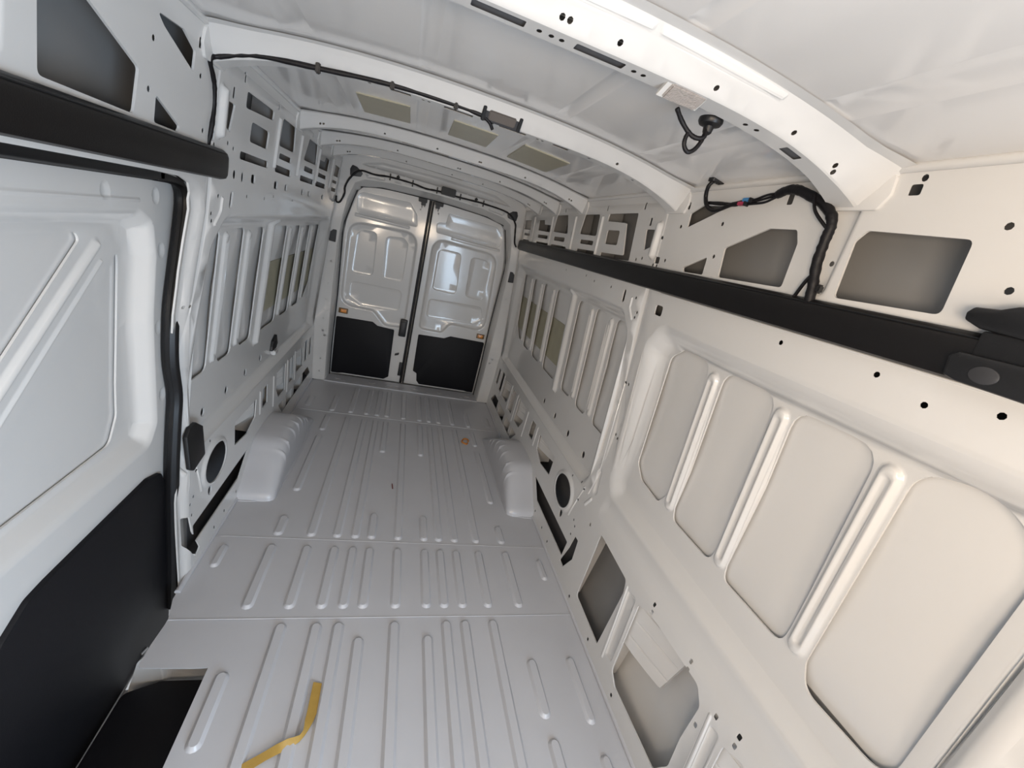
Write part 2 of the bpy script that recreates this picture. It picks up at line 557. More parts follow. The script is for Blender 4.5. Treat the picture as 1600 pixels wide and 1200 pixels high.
WIN_NEAR = [rp([(1.645, .826), (1.79, .836), (1.857, .89), (1.850, 1.405), (1.775, 1.458), (1.618, 1.462), (1.600, .90)], [.03, .05, .05, .05, .05, .05, .05]),
            rp([(1.312, .826), (1.53, .822), (1.548, .87), (1.535, 1.452), (1.308, 1.457), (1.300, .91)], [.04, .05, .04, .06, .06, .05]),
            rp([(1.000, .826), (1.235, .820), (1.245, .87), (1.236, 1.444), (1.004, 1.448), (.997, .91)], [.04, .05, .05, .06, .06, .05]),
            rp([(.696, .80), (.90, .786), (.930, .85), (.925, 1.440), (.80, 1.475), (.704, 1.40)], [.06, .08, .06, .07, .16, .20], 7)]
BELT = [ell(y, .645, .019, .022, 12) for y in (2.33, 2.595, 2.86, 3.12)]
LOWER = [rp([(2.89, .475), (2.556, .485), (2.556, .35), (2.74, .325), (2.87, .365)], .008), ell(2.31, .405, .115, .092, 28),
         rp([(2.75, .222), (2.08, .222), (2.085, .122), (2.6, .12)], .006), rect(3.0, 3.095, .362, .49, .006),
         rp([(3.51, .49), (3.29, .49), (3.29, .365), (3.35, .287), (3.51, .28)], .008), rect(3.63, 3.745, .28, .48, .006),
         rp([(4.05, .455), (3.81, .488), (3.84, .295), (4.06, .285)], .008), rect(4.12, 4.205, .29, .48, .006), rect(4.30, 4.37, .30, .46, .006),
         rp([(4.38, .105), (4.27, .20), (3.35, .222), (3.45, .12)], .005), ell(2.255, .285, .02, .026, 12)]
NEAR_LOW = [rp([(1.838, .488), (1.830, .104), (1.565, .098), (1.552, .42), (1.568, .475)], [.02, .02, .01, .02, .02]),
            rp([(1.452, .463), (1.378, .496), (1.10, .512), (1.063, .468), (1.066, .312), (1.053, .19), (1.092, .105), (1.38, .092), (1.43, .121)], [.02, .03, .03, .03, .05, .04, .02, .02, .03]),
            rp([(.955, .470), (.898, .498), (.62, .5), (.60, .44), (.60, .12), (.93, .1)], [.02, .03, .02, .02, .02, .03])]
BRK_R = rp([(2.035, .305), (1.993, .309), (1.978, .196), (2.033, .093), (2.085, .094), (2.048, .211)], .006)
BRK_L = rp([(2.058, .285), (2.072, .199), (2.130, .065), (2.085, .045), (2.012, .175), (2.018, .31)], .006)


def rec_depth(P): return FR(P[:, 1]) - W(P[:, 1])


def wall_feats(near):
    fs = [feat(rp([(2.13, .535), (4.40, .535), (4.43, .62), (4.43, 1.40), (4.35, 1.525), (2.22, 1.525), (2.13, 1.42)], [.10, .06, .05, .1, .1, .1, .1], 6), rec_depth, .062)]
    # pressed beads between the rear windows and the broad middle post
    for y in (2.422, 2.692, 3.43, 3.75, 4.06):
        fs.append(feat(cap(y, .875, y, 1.42, .024), -.012, .012)); fs.append(feat(cap(y, .90, y, 1.395, .008), .006, .006, False))
    fs.append(feat(cap(2.992, .80, 2.992, 1.475, .034), -.024, .024))
    if near:
        fs.append(feat(rp([(.42, .645), (1.90, .645), (1.975, .74), (1.965, 1.42), (1.88, 1.53), (.42, 1.53)], [.1, .14, .1, .1, .12, .1], 8), rec_depth, .085))
        for y in (1.577, 1.273, .964):
            fs.append(feat(cap(y, .865, y, 1.405, .028), -.013, .012)); fs.append(feat(cap(y, .885, y, 1.39, .0135), .005, .009))
        fs.append(feat(rp([(.42, .535), (1.93, .535), (1.93, .655), (.42, .655)], .03), .006, .05, False))
        fs.append(feat(rp([(.15, .72), (.655, .72), (.665, 1.48), (.15, 1.48)], .03), -.022, .028))
        for a, b in (((1.545, .46), (1.508, .10)), ((1.025, .49), (.985, .12))):
            fs.append(feat(cap(*a, *b, .008), -.004, .005))
        fs.append(feat(rp([(1.535, .455), (1.475, .47), (1.45, .14), (1.50, .12)], .015), .007, .01))
        fs.append(feat(rp([(1.015, .47), (.975, .48), (.945, .14), (.975, .12)], .015), .007, .01))
    # overlap seam of the body-side pressings at the pillar
    fs.append(feat(rp([(2.066, .55), (4.47, .55), (4.47, 2.0), (2.06, 2.0)], .01), -.003, .003, False))
    # upper seams, vertical ribs
    for y in (2.705, 3.12, 3.60, 4.10):
        fs.append(feat(cap(y, 1.745, y - .008, 1.94, .010), -.010, .007))
    fs.append(feat(cap(2.098, 1.785, 2.092, 1.905, .022), -.018, .014))
    fs.append(feat(bead([(2.162, 1.59), (2.162, 1.54), (2.148, 1.52), (2.118, 1.488)], .009), -.006, .006))
    fs.append(feat(cap(2.17, .34, 2.12, .56, .007), -.005, .005, False))
    fs.append(feat(ell(2.31, .405, .145, .118, 28), -.010, .02))
    for (a, b) in (((3.05, .33), (3.05, .51)), ((3.22, .28), (3.22, .49)), ((3.56, .25), (3.56, .49)), ((3.78, .26), (3.78, .49)), ((2.95, .35), (2.95, .49)), ((4.09, .27), (4.09, .47))):
        if a[0] == 3.05: continue
        fs.append(feat(cap(*a, *b, .012), -.006, .010))
    fs.append(feat(rp([(1.235, 1.99), (1.33, 1.99), (1.315, 1.76), (1.25, 1.745)], .02), .010, .015))
    fs.append(feat(cap(2.03, .60, 2.06, .69, .022), .008, .014)); fs.append(feat(cap(2.055, .50, 2.03, .55, .012), -.005, .008))
    return fs


def build_wall(side, name, label):
    root = tag(empty(name, (side * .9, 2, 0)), label, kind='structure')
    right = side > 0
    mp = wallmap(side)
    holes = CELLS + SMALL + WIN_REAR + BELT + LOWER + (CELLA_R if right else CELLA_L)
    holes += [ell(u, v, .0072, n=8) for u, v in DOTS if right or u > 2.0 or v > 1.72] + [rc(u, v, .013, .017, .004) for u, v in SQDOT if right or u > 2.2]
    if right:
        holes += WIN_NEAR + NEAR_LOW + [BRK_R, rc(1.932, 1.572, .055, .042, .01)]
        outline = [(Y0, 0), (4.49, 0), (4.49, 2.043), (Y0, 2.043)]
    else:
        holes += [BRK_L]
        EDGE = [(1.75, 1.634), (1.87, 1.631), (1.930, 1.617), (1.968, 1.588), (1.985, 1.536), (1.975, 1.438), (1.978, 1.333), (2.000, 1.176), (2.055, .95), (2.098, .82), (2.088, .70), (2.040, .577), (1.998, .40), (1.984, .115), (1.978, -.08)]
        outline = [(Y0, 1.634)] + EDGE + [(2.06, -.08), (2.07, 0.0), (4.49, 0), (4.49, 2.043), (Y0, 2.043)]
    fs = wall_feats(right)
    if not right:
        # raised lip around the sliding door opening
        E2 = EDGE[1:]
        lip = [(u - .06, v) for u, v in E2] + [(u + .062, v) for u, v in E2[::-1]]
        fs.append(feat(lip, .018, .05))
    sheet('inner_panel', outline, mp, PAINT, root, holes=holes, feats=fs, step=.05, stepv=.04, flange=.006, ang=62)
    # outer body skin behind the cut-outs
    so = lambda u, v, h: np.stack([side * (OS(v) + h), u, v], 1)
    yo = Y0 if right else 2.19
    # three skin panels: shade painted dark into the lower quarter and grey into the cant rail, white paint elsewhere
    ym = 2.06
    if right:
        sheet('outer_skin', [(yo, -.04), (1.51, -.04), (1.51, .79), (yo, .79)], so, PAINT, root, step=.2, stepv=.05, flange=0)
        sheet('outer_skin', [(1.51, -.04), (ym, -.04), (ym, .79), (1.51, .79)], so, SHADE_GREY, root, step=.2, stepv=.05, flange=0)  # same white skin, greyed to paint in the shadow behind this opening
    sheet('outer_skin', [(max(yo, ym), -.04), (4.62, -.04), (4.62, .79), (max(yo, ym), .79)], so, SHADE_DARK, root, step=.2, stepv=.05, flange=0)
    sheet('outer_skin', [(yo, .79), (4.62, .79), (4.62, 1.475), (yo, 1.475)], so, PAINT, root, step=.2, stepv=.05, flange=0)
    sheet('outer_skin', [(Y0, 1.475), (4.62, 1.475), (4.62, 2.06), (Y0, 2.06)] if right else [(Y0, 1.64), (2.19, 1.64), (2.19, 1.475), (4.62, 1.475), (4.62, 2.06), (Y0, 2.06)], so, SHADE_GREY, root, step=.2, stepv=.05, flange=0)
    # closing ledges of the hollow wall
    link('cavity_sill', [(side * .88, yo, -.02), (side * 1.01, yo, -.02), (side * 1.01, 4.6, -.02), (side * .88, 4.6, -.02)], [(0, 1, 2, 3)], SHADE_DARK, root)
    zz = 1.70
    link('cavity_shelf', [(side * .852, Y0, zz), (side * .955, Y0, zz), (side * .955, 4.6, zz), (side * .852, 4.6, zz)], [(0, 1, 2, 3)], SHADE_GREY, root)
    # closing strips at the top and at both ends of the hollow wall
    link('cavity_cap', [(side * .80, Y0, 2.055), (side * .96, Y0, 2.055), (side * .96, 4.65, 2.055), (side * .80, 4.65, 2.055)], [(0, 1, 2, 3)], PAINT, root)
    for yy in (Y0 + .01, 4.60):
        zz_ = np.linspace(-.03 if (right or yy > 2) else 1.66, 2.05, 12)
        pts_ = [(side * float(W(z)), yy, float(z)) for z in zz_] + [(side * (float(OS(z)) + .01), yy, float(z)) for z in zz_[::-1]]
        link('cavity_end', pts_, [tuple(range(len(pts_)))], PAINT, root)
    # foam pad glued to the skin behind the rear windows
    pm = lambda u, v, h: np.stack([side * (OS(v) - .004 + h), u, v], 1)
    sheet('foam_pad', rect(3.06, 4.40, .93, 1.235), pm, FOAM, root, step=.2, stepv=.05, flange=.004)
    # box-section posts inside the wall, seen through the upper cut-outs and the lower row; near right ones added to block light
    for y, z0, z1 in ((2.70, 1.71, 2.02), (3.12, 1.71, 2.02), (3.60, 1.71, 2.02), (4.08, 1.71, 2.02), (3.20, .05, .52), (3.56, .05, .52), (3.79, .05, .52), (4.09, .05, .52), (2.92, .25, .52)) + (((1.50, .03, .53), (1.0, .03, .53), (1.94, .03, .53)) if right else ()):
        w = .035
        A = np.array([z0, z1]); xi = W(A) + .012; xo = OS(A) - .004
        vs = []
        for k in range(2):
            vs += [(side * xi[k], y - w, A[k]), (side * xi[k], y + w, A[k]), (side * xo[k], y + w * .6, A[k]), (side * xo[k], y - w * .6, A[k])]
        link('hollow_post', vs, [(0, 1, 5, 4), (1, 2, 6, 5), (2, 3, 7, 6), (3, 0, 4, 7)], SHADE_GREY if z0 > 1 else PAINT, root, ang=20)
    # corrugated stiffener plates visible in the lower openings
    plates = [(3.31, 3.52, .33, .50), (3.81, 4.07, .37, .50), (2.62, 2.90, .375, .50)]
    if right: plates += [(1.21, 1.465, .255, .505), (.71, .975, .255, .505)]
    for (a, b, c, d) in plates:
        def pm2(u, v, h, a=a, b=b):
            t = np.clip((b - u) / (b - a), 0, 1)
            return np.stack([side * (W(v) + .014 + .075 * t ** 1.3 + h), u, v], 1)
        corr = [feat(rect(a + .03, b - .02, z - .005, z + .005, .004, 2), .003, .004, False) for z in np.linspace(c + .05, d - .04, 3)]
        sheet('corrugated_plate', rp([(a + .05, c), (b, c + .0), (b, d), (a, d)], .01), pm2, PAINT, root, feats=corr, step=.05, flange=.012)
    return root, outline


wall_right, _ = build_wall(1, 'wall_right', 'white pressed steel side wall on the right with window cut-outs and a belt beam')
wall_left, LOUT = build_wall(-1, 'wall_left', 'white pressed steel side wall on the left behind the sliding door')
# door-opening flange of the left pillar and header, folding outwards from the inner panel
edge = [(Y0, 1.634), (1.75, 1.634), (1.87, 1.631), (1.930, 1.617), (1.968, 1.588), (1.985, 1.536), (1.975, 1.438), (1.978, 1.333), (2.000, 1.176), (2.055, .95), (2.098, .82), (2.088, .70), (2.040, .577), (1.998, .40), (1.984, .115), (1.978, -.08)]
seal_c = [(Y0, 1.618), (1.75, 1.618), (1.95, 1.617), (2.05, 1.614), (2.108, 1.600), (2.132, 1.548), (2.110, 1.44), (2.080, 1.333), (2.040, 1.176), (2.030, 1.00), (2.056, .85), (2.045, .74), (2.028, .577), (2.020, .40), (2.016, .115), (2.010, -.16)]
vs = []; fc = []
for (a, b), (c, d) in zip(edge, seal_c):
    x0 = float(W(b))
    v_ = a > 1.9
    vs += [(-x0 - .015, a, b), (-(x0 + .03), a + .075 * v_, b - .002 * (not v_)), (-(x0 * .5 + .985 * .5), a + 1.3 * (.985 - x0) * v_, b), (-.985, a + 2.7 * (.985 - x0) * v_, b)]
for i in range(len(edge) - 1):
    for k in range(3):
        fc.append((i * 4 + k, i * 4 + k + 1, (i + 1) * 4 + k + 1, (i + 1) * 4 + k))
link('opening_flange', vs, fc, PAINT, wall_left, ang=60)

# ================================================================== CEILING
ceiling = tag(empty('ceiling', (0, 2, 2.1)), 'glossy white van roof skin seen from inside', kind='structure')
BOWS = [1.272, 2.02, 3.035, 3.56, 4.03]
RM = lambda u, v, h: np.stack([u, v, roof_z(u) + h], 1)
rf = []
spans = [(Y0, 1.18)] + [(BOWS[i] + .09, BOWS[i + 1] - .11) for i in range(4)] + [(4.12, 4.38)]
for i, (a, b) in enumerate(spans):
    for x0, x1 in ((-.612, -.532), (.532, .612), (-.245, -.197), (.197, .245)):
        rf.append(feat(rect(x0, x1, a + .02, b, .012), .0022, .007, False))
sheet('roof_skin', [(-.812, Y0), (.812, Y0), (.812, 4.52), (-.812, 4.52)], RM, ROOFP, ceiling, feats=rf, step=.08, stepv=.2, flange=0)
for s in (-1, 1):       # rolled gutter between roof skin and side wall
    tube('gutter', [(s * .806, Y0, 2.040), (s * .806, 4.5, 2.040)], .011, PAINT, ceiling, n=8, sm=False)
for x0, x1 in ((-.482, -.272), (-.088, .108), (.235, .46)):
    prism('foam_pad', rect(x0, x1, 2.43, 2.76 if x0 < .2 else 2.82), lambda u, v, h: np.stack([u, v, roof_z(u) + h], 1), -.004, .003, ROOFPAD, ceiling)


# ------------------------------------------------------------------ roof bows
def bow(y, label, wide=1.0, slots=(), dots=(), steps=()):
    root = tag(empty('roof_bow', (0, y, 2.05)), label, 'roof bow', 'roof bows across the ceiling')
    pv = np.array([0, .03, .045, .050, .105, .110, .165, .170, .19]) - .085
    by = np.array([-.100, -.076, -.062, -.056, -.018, -.013, .038, .042, .056]) * wide
    bb = np.array([.92, .88, .70, .62, .04, .0, .0, .06, .985])

    def mp(u, v, h):
        dy = np.interp(v, pv, by); b = np.interp(v, pv, bb)
        zr = roof_z(u); zb = bow_z(u)
        flare = np.clip((np.abs(u) - .70) / .12, 0, 1)
        return np.stack([u, y + dy * (1 + .35 * flare), zb + (zr - zb) * b + h], 1)
    holes = [rc(x, .052, w, .026, .003) for x, w in slots] + [ell(x, v, .0055, .007, 8) for x, v in dots]
    fs = [feat(rp([(x0, -.052), (x1, -.052), (x1, -.036), (x0, -.036)], .005), -.003, .006, False) for x0, x1 in steps]
    sheet('bow_channel', [(-.822, -.085), (.822, -.085), (.822, .105), (-.822, .105)], mp, PAINT, root, holes=holes, feats=fs, step=.05, stepv=.03, flange=0, ang=17, lines=[[(x, v) for x in np.linspace(-.822, .822, 42)] for v in pv[1:-1]])
    xs = np.linspace(-.74, .74, 30)
    lv = []
    for x in xs:
        zz = float(bow_z(np.array(x))) + .005
        lv += [(float(x), y - .010 * wide, zz), (float(x), y + .0385 * wide, zz)]
    link('channel_shade', lv, [(2 * i, 2 * i + 1, 2 * i + 3, 2 * i + 2) for i in range(29)], SHADE_DARK, root)  # dark strip in place of the shade inside the bow
    for s in (-1, 1):   # foot tabs welded to the side walls
        bz = float(bow_z(.8))
        loop = [(y - .07, bz - .012), (y + .06, bz - .012), (y + .075, bz + .03), (y + .06, 2.03), (y - .09, 2.03), (y - .09, bz + .02)]
        prism('foot_tab', rp(loop, .012), lambda u, v, h, s=s: np.stack([s * (W(v) - .004 + h), u, v], 1), -.004, .004, PAINT, root, bevel=.002)
    return root


bow(BOWS[0], 'wide white roof bow nearest the camera carrying the clear lamp', 1.0,
    slots=[(-.105, .10), (.098, .105), (-.30, .10), (.60, .05)], dots=[(-.003, .053), (-.027, .053), (.018, .053), (.174, .053), (.196, .053), (.46, .053), (.49, .05), (-.001, .0), (.014, .0), (.115, .0), (.335, .0), (.55, .0), (.69, .0), (.70, .012)], steps=[(-.35, .16), (.17, .47)])
bow(BOWS[1], 'second white roof bow with a black cable taped along it', .95,
    slots=[(-.10, .10), (.095, .10), (.282, .06), (-.29, .06)], dots=[(-.39, .053), (-.22, .053), (-.2, .053), (.01, .053), (.02, .053), (.19, .053), (.21, .053), (.40, .05), (.5, .0), (.60, .053)])
bow(BOWS[2], 'third white roof bow, just behind the olive roof pads', .8,
    slots=[(-.28, .06), (-.10, .09), (.10, .09), (.28, .06)], dots=[(-.7, -.0), (-.715, 0), (-.4, 0), (-.12, 0), (.12, 0), (.13, 0), (.4, 0), (.7, 0), (.715, 0)])
bow(BOWS[3], 'fourth white roof bow, second in front of the rear doors', .75,
    slots=[(-.10, .09), (.10, .09)], dots=[(-.7, 0), (-.715, 0), (-.35, 0), (.05, 0), (.065, 0), (.35, 0), (.7, 0), (.715, 0)])
bow(BOWS[4], 'rearmost narrow white roof bow, just ahead of the rear header', .75,
    slots=[(-.10, .09), (.10, .09)], dots=[(-.7, 0), (-.715, 0), (-.3, 0), (.05, 0), (.3, 0), (.7, 0), (.715, 0)])

# ================================================================== REAR WALL (pillars and header)
wall_rear = tag(empty('wall_rear', (0, 4.5, 0)), 'white rear door frame with pillars and header', kind='structure')
OPEN = [(-.775, .0), (-.785, .36), (-.792, .90), (-.790, 1.30), (-.772, 1.55), (-.748, 1.70), (-.70, 1.842), (-.627, 1.886), (-.405, 1.914), (0, 1.924), (.405, 1.914), (.627, 1.886), (.70, 1.842), (.748, 1.70), (.772, 1.55), (.790, 1.30), (.792, .90), (.785, .36), (.775, .0)]
zs = np.linspace(0, 2.0, 20)
outer = [(float(W(z)) + .02, float(z)) for z in zs] + [(.76, 2.06), (.4, 2.10), (0, 2.11), (-.4, 2.10), (-.76, 2.06)] + [(-float(W(z)) - .02, float(z)) for z in zs[::-1]]
inner_top = OPEN[::-1]
frame = outer + [(-.775, 0.0)] + OPEN[1:-1] + [(.775, 0.0)]
RMAP = lambda u, v, h: np.stack([u, 4.49 + h + .0 * u, v], 1)
rh = [rc(x, 1.90 if abs(x) < .5 else 1.86, .06, .022, .004) for x in (-.355, .33)]
rh = [rc(-.355, 1.932, .06, .02, .004), rc(.33, 1.930, .06, .02, .004)]
rh += [ell(x, 1.925, .010, .013, 10) for x in (-.615, .615)] + [ell(x, 2.0, .006, n=8) for x in (-.55, -.3, .25, .5)] + [rc(x, 1.985, .035, .010, .003) for x in (-.6, -.49, .49, .6)]
rh += [ell(s * x, z, r, n=8) for s in (-1, 1) for x, z, r in ((.825, 1.15, .010), (.83, .95, .006), (.835, .80, .006), (.84, .62, .006), (.835, .50, .012), (.815, .455, .012), (.83, .22, .008), (.83, .09, .008), (.81, .70, .005))]
rh += [rp([(s * .803, 1.318), (s * .862, 1.322), (s * .855, 1.40), (s * .832, 1.424), (s * .803, 1.425)], .008) for s in (-1, 1)]
rf2 = [feat(rp([(s * .46, 1.915), (s * .62, 1.90), (s * .60, 1.935), (s * .47, 1.942)], .01), .008, .008) for s in (-1, 1)]
rf2 += [feat(rp([(-.72, 1.99), (.72, 1.99), (.5, 2.055), (0, 2.07), (-.5, 2.055)], .04), .03, .02)]
rf2 += [feat(rect(-.30, .30, 1.936, 1.944, .003), -.004, .003, False)]
sheet('door_frame', frame, RMAP, PAINT, wall_rear, holes=rh, feats=rf2, step=.06, flange=.01)
# reveal of the opening, folding back to the doors
SEALO = [(-.770, .0), (-.778, .36), (-.776, .82), (-.786, 1.19), (-.792, 1.40), (-.785, 1.51), (-.738, 1.694), (-.709, 1.795), (-.674, 1.838), (-.495, 1.873), (-.178, 1.886)]
op = [(-.775, .0), (-.785, .36), (-.792, .82), (-.791, 1.19), (-.786, 1.40), (-.772, 1.55), (-.748, 1.70), (-.70, 1.842), (-.627, 1.886), (-.405, 1.914), (-.18, 1.922)]
vs = []; fc = []
full_o = op + [(0, 1.924)] + [(-a, b) for a, b in op[::-1]]
full_s = SEALO + [(0, 1.890)] + [(-a, b) for a, b in SEALO[::-1]]
for (a, b), (c, d) in zip(full_o, full_s):
    vs += [(a, 4.491, b), (a * .985, 4.515, b - .004), (c, 4.62, d), (c * .985, 4.65, d - .01), (c * .985, 4.80, d - .01)]
for i in range(len(full_o) - 1):
    for k in range(4):
        fc.append((i * 5 + k, i * 5 + k + 1, (i + 1) * 5 + k + 1, (i + 1) * 5 + k))
link('opening_reveal', vs, fc, PAINT, wall_rear, ang=45)
for s in (-1, 1):   # dark hinge pockets
    box('hinge_pocket', (s * .835, 4.535, 1.37), (.062, .06, .105), DARKG, wall_rear, bev=.006)
link('outer_panel', [(-1.0, 4.80, -.05), (1.0, 4.80, -.05), (1.0, 4.80, 2.12), (-1.0, 4.80, 2.12)], [(0, 1, 2, 3)], PAINT, wall_rear)


# ================================================================== REAR DOORS
def rear_door(name, label, s):
    """s = -1 left in the picture, +1 right; mirrored shapes, seam slightly left of the middle"""
    root = tag(empty(name, (s * .4, 4.71, 0)), label, kind='structure')
    DM = lambda u, v, h: np.stack([u, 4.712 + h, v], 1)
    if s < 0:
        X = lambda x: -x
        inner = .062
    else:
        X = lambda x: x
        inner = -.022
    side = [(.757, .008), (.766, .36), (.764, .82), (.772, 1.19), (.776, 1.40), (.765, 1.51), (.722, 1.694), (.690, 1.792), (.655, 1.828), (.48, 1.862), (.17, 1.874)]
    out = [(X(a), b) for a, b in side] + [(X(inner), 1.874), (X(inner), .008)]
    P = lambda L: [(X(a), b) for a, b in L]
    if s < 0:
        top = rp(P([(.695, 1.79), (.227, 1.808), (.150, 1.715), (.131, 1.610), (.69, 1.586)]), [.07, .02, .04, .02, .08], 5)
        win = rp(P([(.745, 1.520), (.108, 1.560), (.096, .60), (.30, .592), (.43, .722), (.745, .722)]), [.14, .14, .06, .07, .05, .14], 7)
        pans = [P([(.665, 1.42), (.62, 1.465), (.483, 1.478), (.472, 1.057), (.678, 1.049)]), P([(.406, 1.46), (.24, 1.483), (.19, 1.44), (.19, 1.065), (.381, 1.054)]), P([(.675, .975), (.176, .982), (.178, .79), (.21, .765), (.54, .757), (.675, .83)])]
        black = P([(.758, .600), (.750, .608), (.414, .615), (.363, .583), (.299, .578), (.195, .573), (.182, .055), (.229, .022), (.641, .022), (.687, .014), (.752, .014)])
        lat = (.122, 1.857)
    else:
        top = rp(P([(.135, 1.805), (.62, 1.798), (.715, 1.72), (.68, 1.588), (.050, 1.606), (.036, 1.700), (.125, 1.712)]), [.02, .05, .06, .07, .02, .03, .01], 5)
        win = rp(P([(.030, 1.560), (.700, 1.540), (.735, .722), (.36, .736), (.285, .626), (.038, .628)]), [.13, .14, .13, .05, .06, .06], 7)
        pans = [P([(.10, 1.44), (.15, 1.47), (.333, 1.47), (.356, 1.052), (.107, 1.055)]), P([(.433, 1.465), (.59, 1.46), (.637, 1.42), (.641, 1.047), (.449, 1.055)]), P([(.092, .962), (.65, .985), (.676, .851), (.584, .788), (.419, .782), (.094, .764)])]
        black = P([(.051, .573), (.321, .580), (.383, .613), (.747, .613), (.757, .60), (.750, .014), (.687, .014), (.647, .022), (.146, .022), (.115, .058), (.102, .142), (.06, .163)])
        lat = (.030, 1.862)
    fs = [feat(top, .0025, .005), feat(win, .020, .020)]
    fs += [feat(rp(p, .05), .003, .005) for p in pans]
    fs.append(feat(rp([(X(.70), 1.60), (X(.70), 1.57), (X(.2), 1.572), (X(.2), 1.60)], .01), -.006, .008, False))
    holes = [ell(X(.70), .35, .004, n=6)]
    hx = .14 if s < 0 else .08
    holes += [rc(X(lat[0] - .0), lat[1] - .052, .008, .03, .002), ell(X(lat[0] - .022), lat[1] - .050, .006, n=8), ell(X(lat[0] + .008), lat[1] - .085, .006, n=8)]
    sheet('inner_panel', out, DM, PAINT, root, holes=holes, feats=fs, step=.07, flange=.05)
    prism('trim_board', rp(black, .014), DM, -.010, .004, TRIMB, root, bevel=.004)
    # amber reflector
    r = empty('reflector', (X(.70), 4.70, .673)); r.parent = root; r.matrix_parent_inverse = Matrix.Translation(-root.location)
    bpy.data.objects.remove(r)
    hs = prism('reflector', rc(X(.700), .673, .086, .052, .006), DM, -.010, .002, DARKAMB, root, bevel=.003)
    hs['label'] = 'amber reflector in a dark housing'
    prism('reflector_lens', rc(X(.697), .673, .052, .032, .004), DM, -.014, -.008, AMBER, hs, bevel=.002)
    # latch block at the top of the meeting edge
    lb = box('latch_block', (X(lat[0]), 4.690, lat[1]), (.078, .05, .040), BLACK, root, bev=.005)
    box('latch_tongue', (X(lat[0] - .01), 4.690, lat[1] - .032), (.040, .035, .026), DARKG, lb, bev=.003)
    # long rubber seal on the meeting edge
    ex = inner - (.012 if s < 0 else -.002)
    tube('edge_seal', [(X(ex), 4.700, .01), (X(ex), 4.700, 1.872)], .011 if s < 0 else .006, RUBBER, root, n=8, sm=False)
    if s < 0:
        pl = prism('inner_handle', rc(X(.113), .610, .072, .182, .012), DM, -.022, .002, BLACK, root, bevel=.006)
        prism('handle_paddle', rc(X(.113), .615, .046, .12, .010), DM, -.028, -.020, DARKG, pl, bevel=.004)
        prism('strap_slot', rc(X(.505), .712, .010, .060, .004), DM, .020, .030, BLACK, root)
        prism('rubber_stop', rp([(X(.155), .30), (X(.115), .315), (X(.108), .34), (X(.15), .325)], .006), DM, -.014, .002, BLACK, root, bevel=.003)
        prism('lower_latch', rc(X(.075), .16, .034, .15, .006), DM, -.012, .002, BLACK, root, bevel=.004)
    return root


rear_door('door_1', 'left rear cargo door in white with a black lower trim board and black handle', -1)
rear_door('door_2', 'right rear cargo door in white with a black lower trim board', 1)
# black rubber weatherstrip around the rear opening
pts = [(a * .987, 4.655, b - .008) for a, b in full_s]
ws = tube('weatherstrip', pts, .009, RUBBER, None, n=8, k=4)
tag(ws, 'thin black rubber weatherstrip around the rear door opening', 'weatherstrip')

# ================================================================== SLIDING DOOR
door3 = tag(empty('door_3', (-.97, 1.2, 0)), 'closed white sliding side door with a black lower trim board', kind='structure')
SM = lambda u, v, h: np.stack([-(.972 + h - .045 * np.clip((v - 1.1) / .5, 0, 1) ** 1.5 * 0), u, v], 1)
sf = [feat(rp([(.2, .69), (1.94, .69), (1.990, .76), (1.985, 1.15), (2.012, 1.36), (2.0, 1.47), (1.93, 1.506), (.2, 1.506)], [.05, .06, .05, .1, .05, .04, .06, .05], 6), .048, .052)]
sf.append(feat(cap(1.815, 1.40, 1.10, .775, .018), -.012, .015))
sf.append(feat(cap(1.830, 1.352, 1.20, .790, .008), -.006, .006))
sf.append(feat(cap(1.2, 1.535, 1.93, 1.535, .006), -.003, .004, False))
for u, v in ((1.783, 1.552), (2.02, 1.55), (2.045, 1.38), (2.015, 1.12), (2.03, .86)):
    sf.append(feat(ell(u, v, .020, .026, 12), .005, .009, False))
sh = [rp([(.45, 1.436), (1.745, 1.436), (1.756, 1.415), (1.07, .78), (.45, .78)], [.03, .012, .03, .05, .05], 4),
      rp([(1.912, 1.386), (1.885, 1.135), (1.865, .957), (1.859, .845), (1.815, .761), (1.613, .757), (1.30, .752), (1.27, .80), (1.86, 1.32)], [.012, .05, .05, .05, .04, .03, .03, .04, .03], 4)]
sheet('inner_panel', [(Y0, -.24), (2.16, -.24), (2.16, 1.625), (Y0, 1.625)], SM, PAINT, door3, holes=sh, feats=sf, step=.08, flange=.006, ang=60)
sheet('outer_skin', [(Y0, -.24), (2.16, -.24), (2.16, 1.625), (Y0, 1.625)], lambda u, v, h: np.stack([-(1.030 + h), u, v], 1), PAINT, door3, step=.3, flange=0)
bd = rp([(.3, -.235), (2.012, -.235), (2.023, 0.0), (2.003, .50), (1.985, .55), (1.90, .578), (1.44, .575), (1.38, .57), (1.30, .525), (1.2, .44), (.9, .40), (.3, .40)], [.0, .01, .05, .02, .03, .04, .05, .05, .05, .06, .05, 0])
prism('trim_board', bd, SM, -.014, .004, TRIMB, door3, bevel=.005)
tube('sill_strip', [(-.952, .3, -.205), (-.952, 1.70, -.205), (-.958, 1.80, -.18)], .004, CHROME, door3, n=6)
# seal of the sliding door: fat black rubber profile round the opening
prof = [(1.0, -.35), (1.0, .35), (.75, .6), (.35, .62), (.2, .8), (-.25, .8), (-.35, .62), (-.8, .6), (-1.0, .35), (-1.0, -.35), (-.6, -.65), (.6, -.65)]
sp = [(-.945, a, b) for a, b in seal_c]
seal = tube('door_seal', sp, .024, RUBBER, None, k=5, prof=prof, up=(1, 0, 0))
tag(seal, 'thick black rubber seal around the sliding door opening on the left', 'door seal')

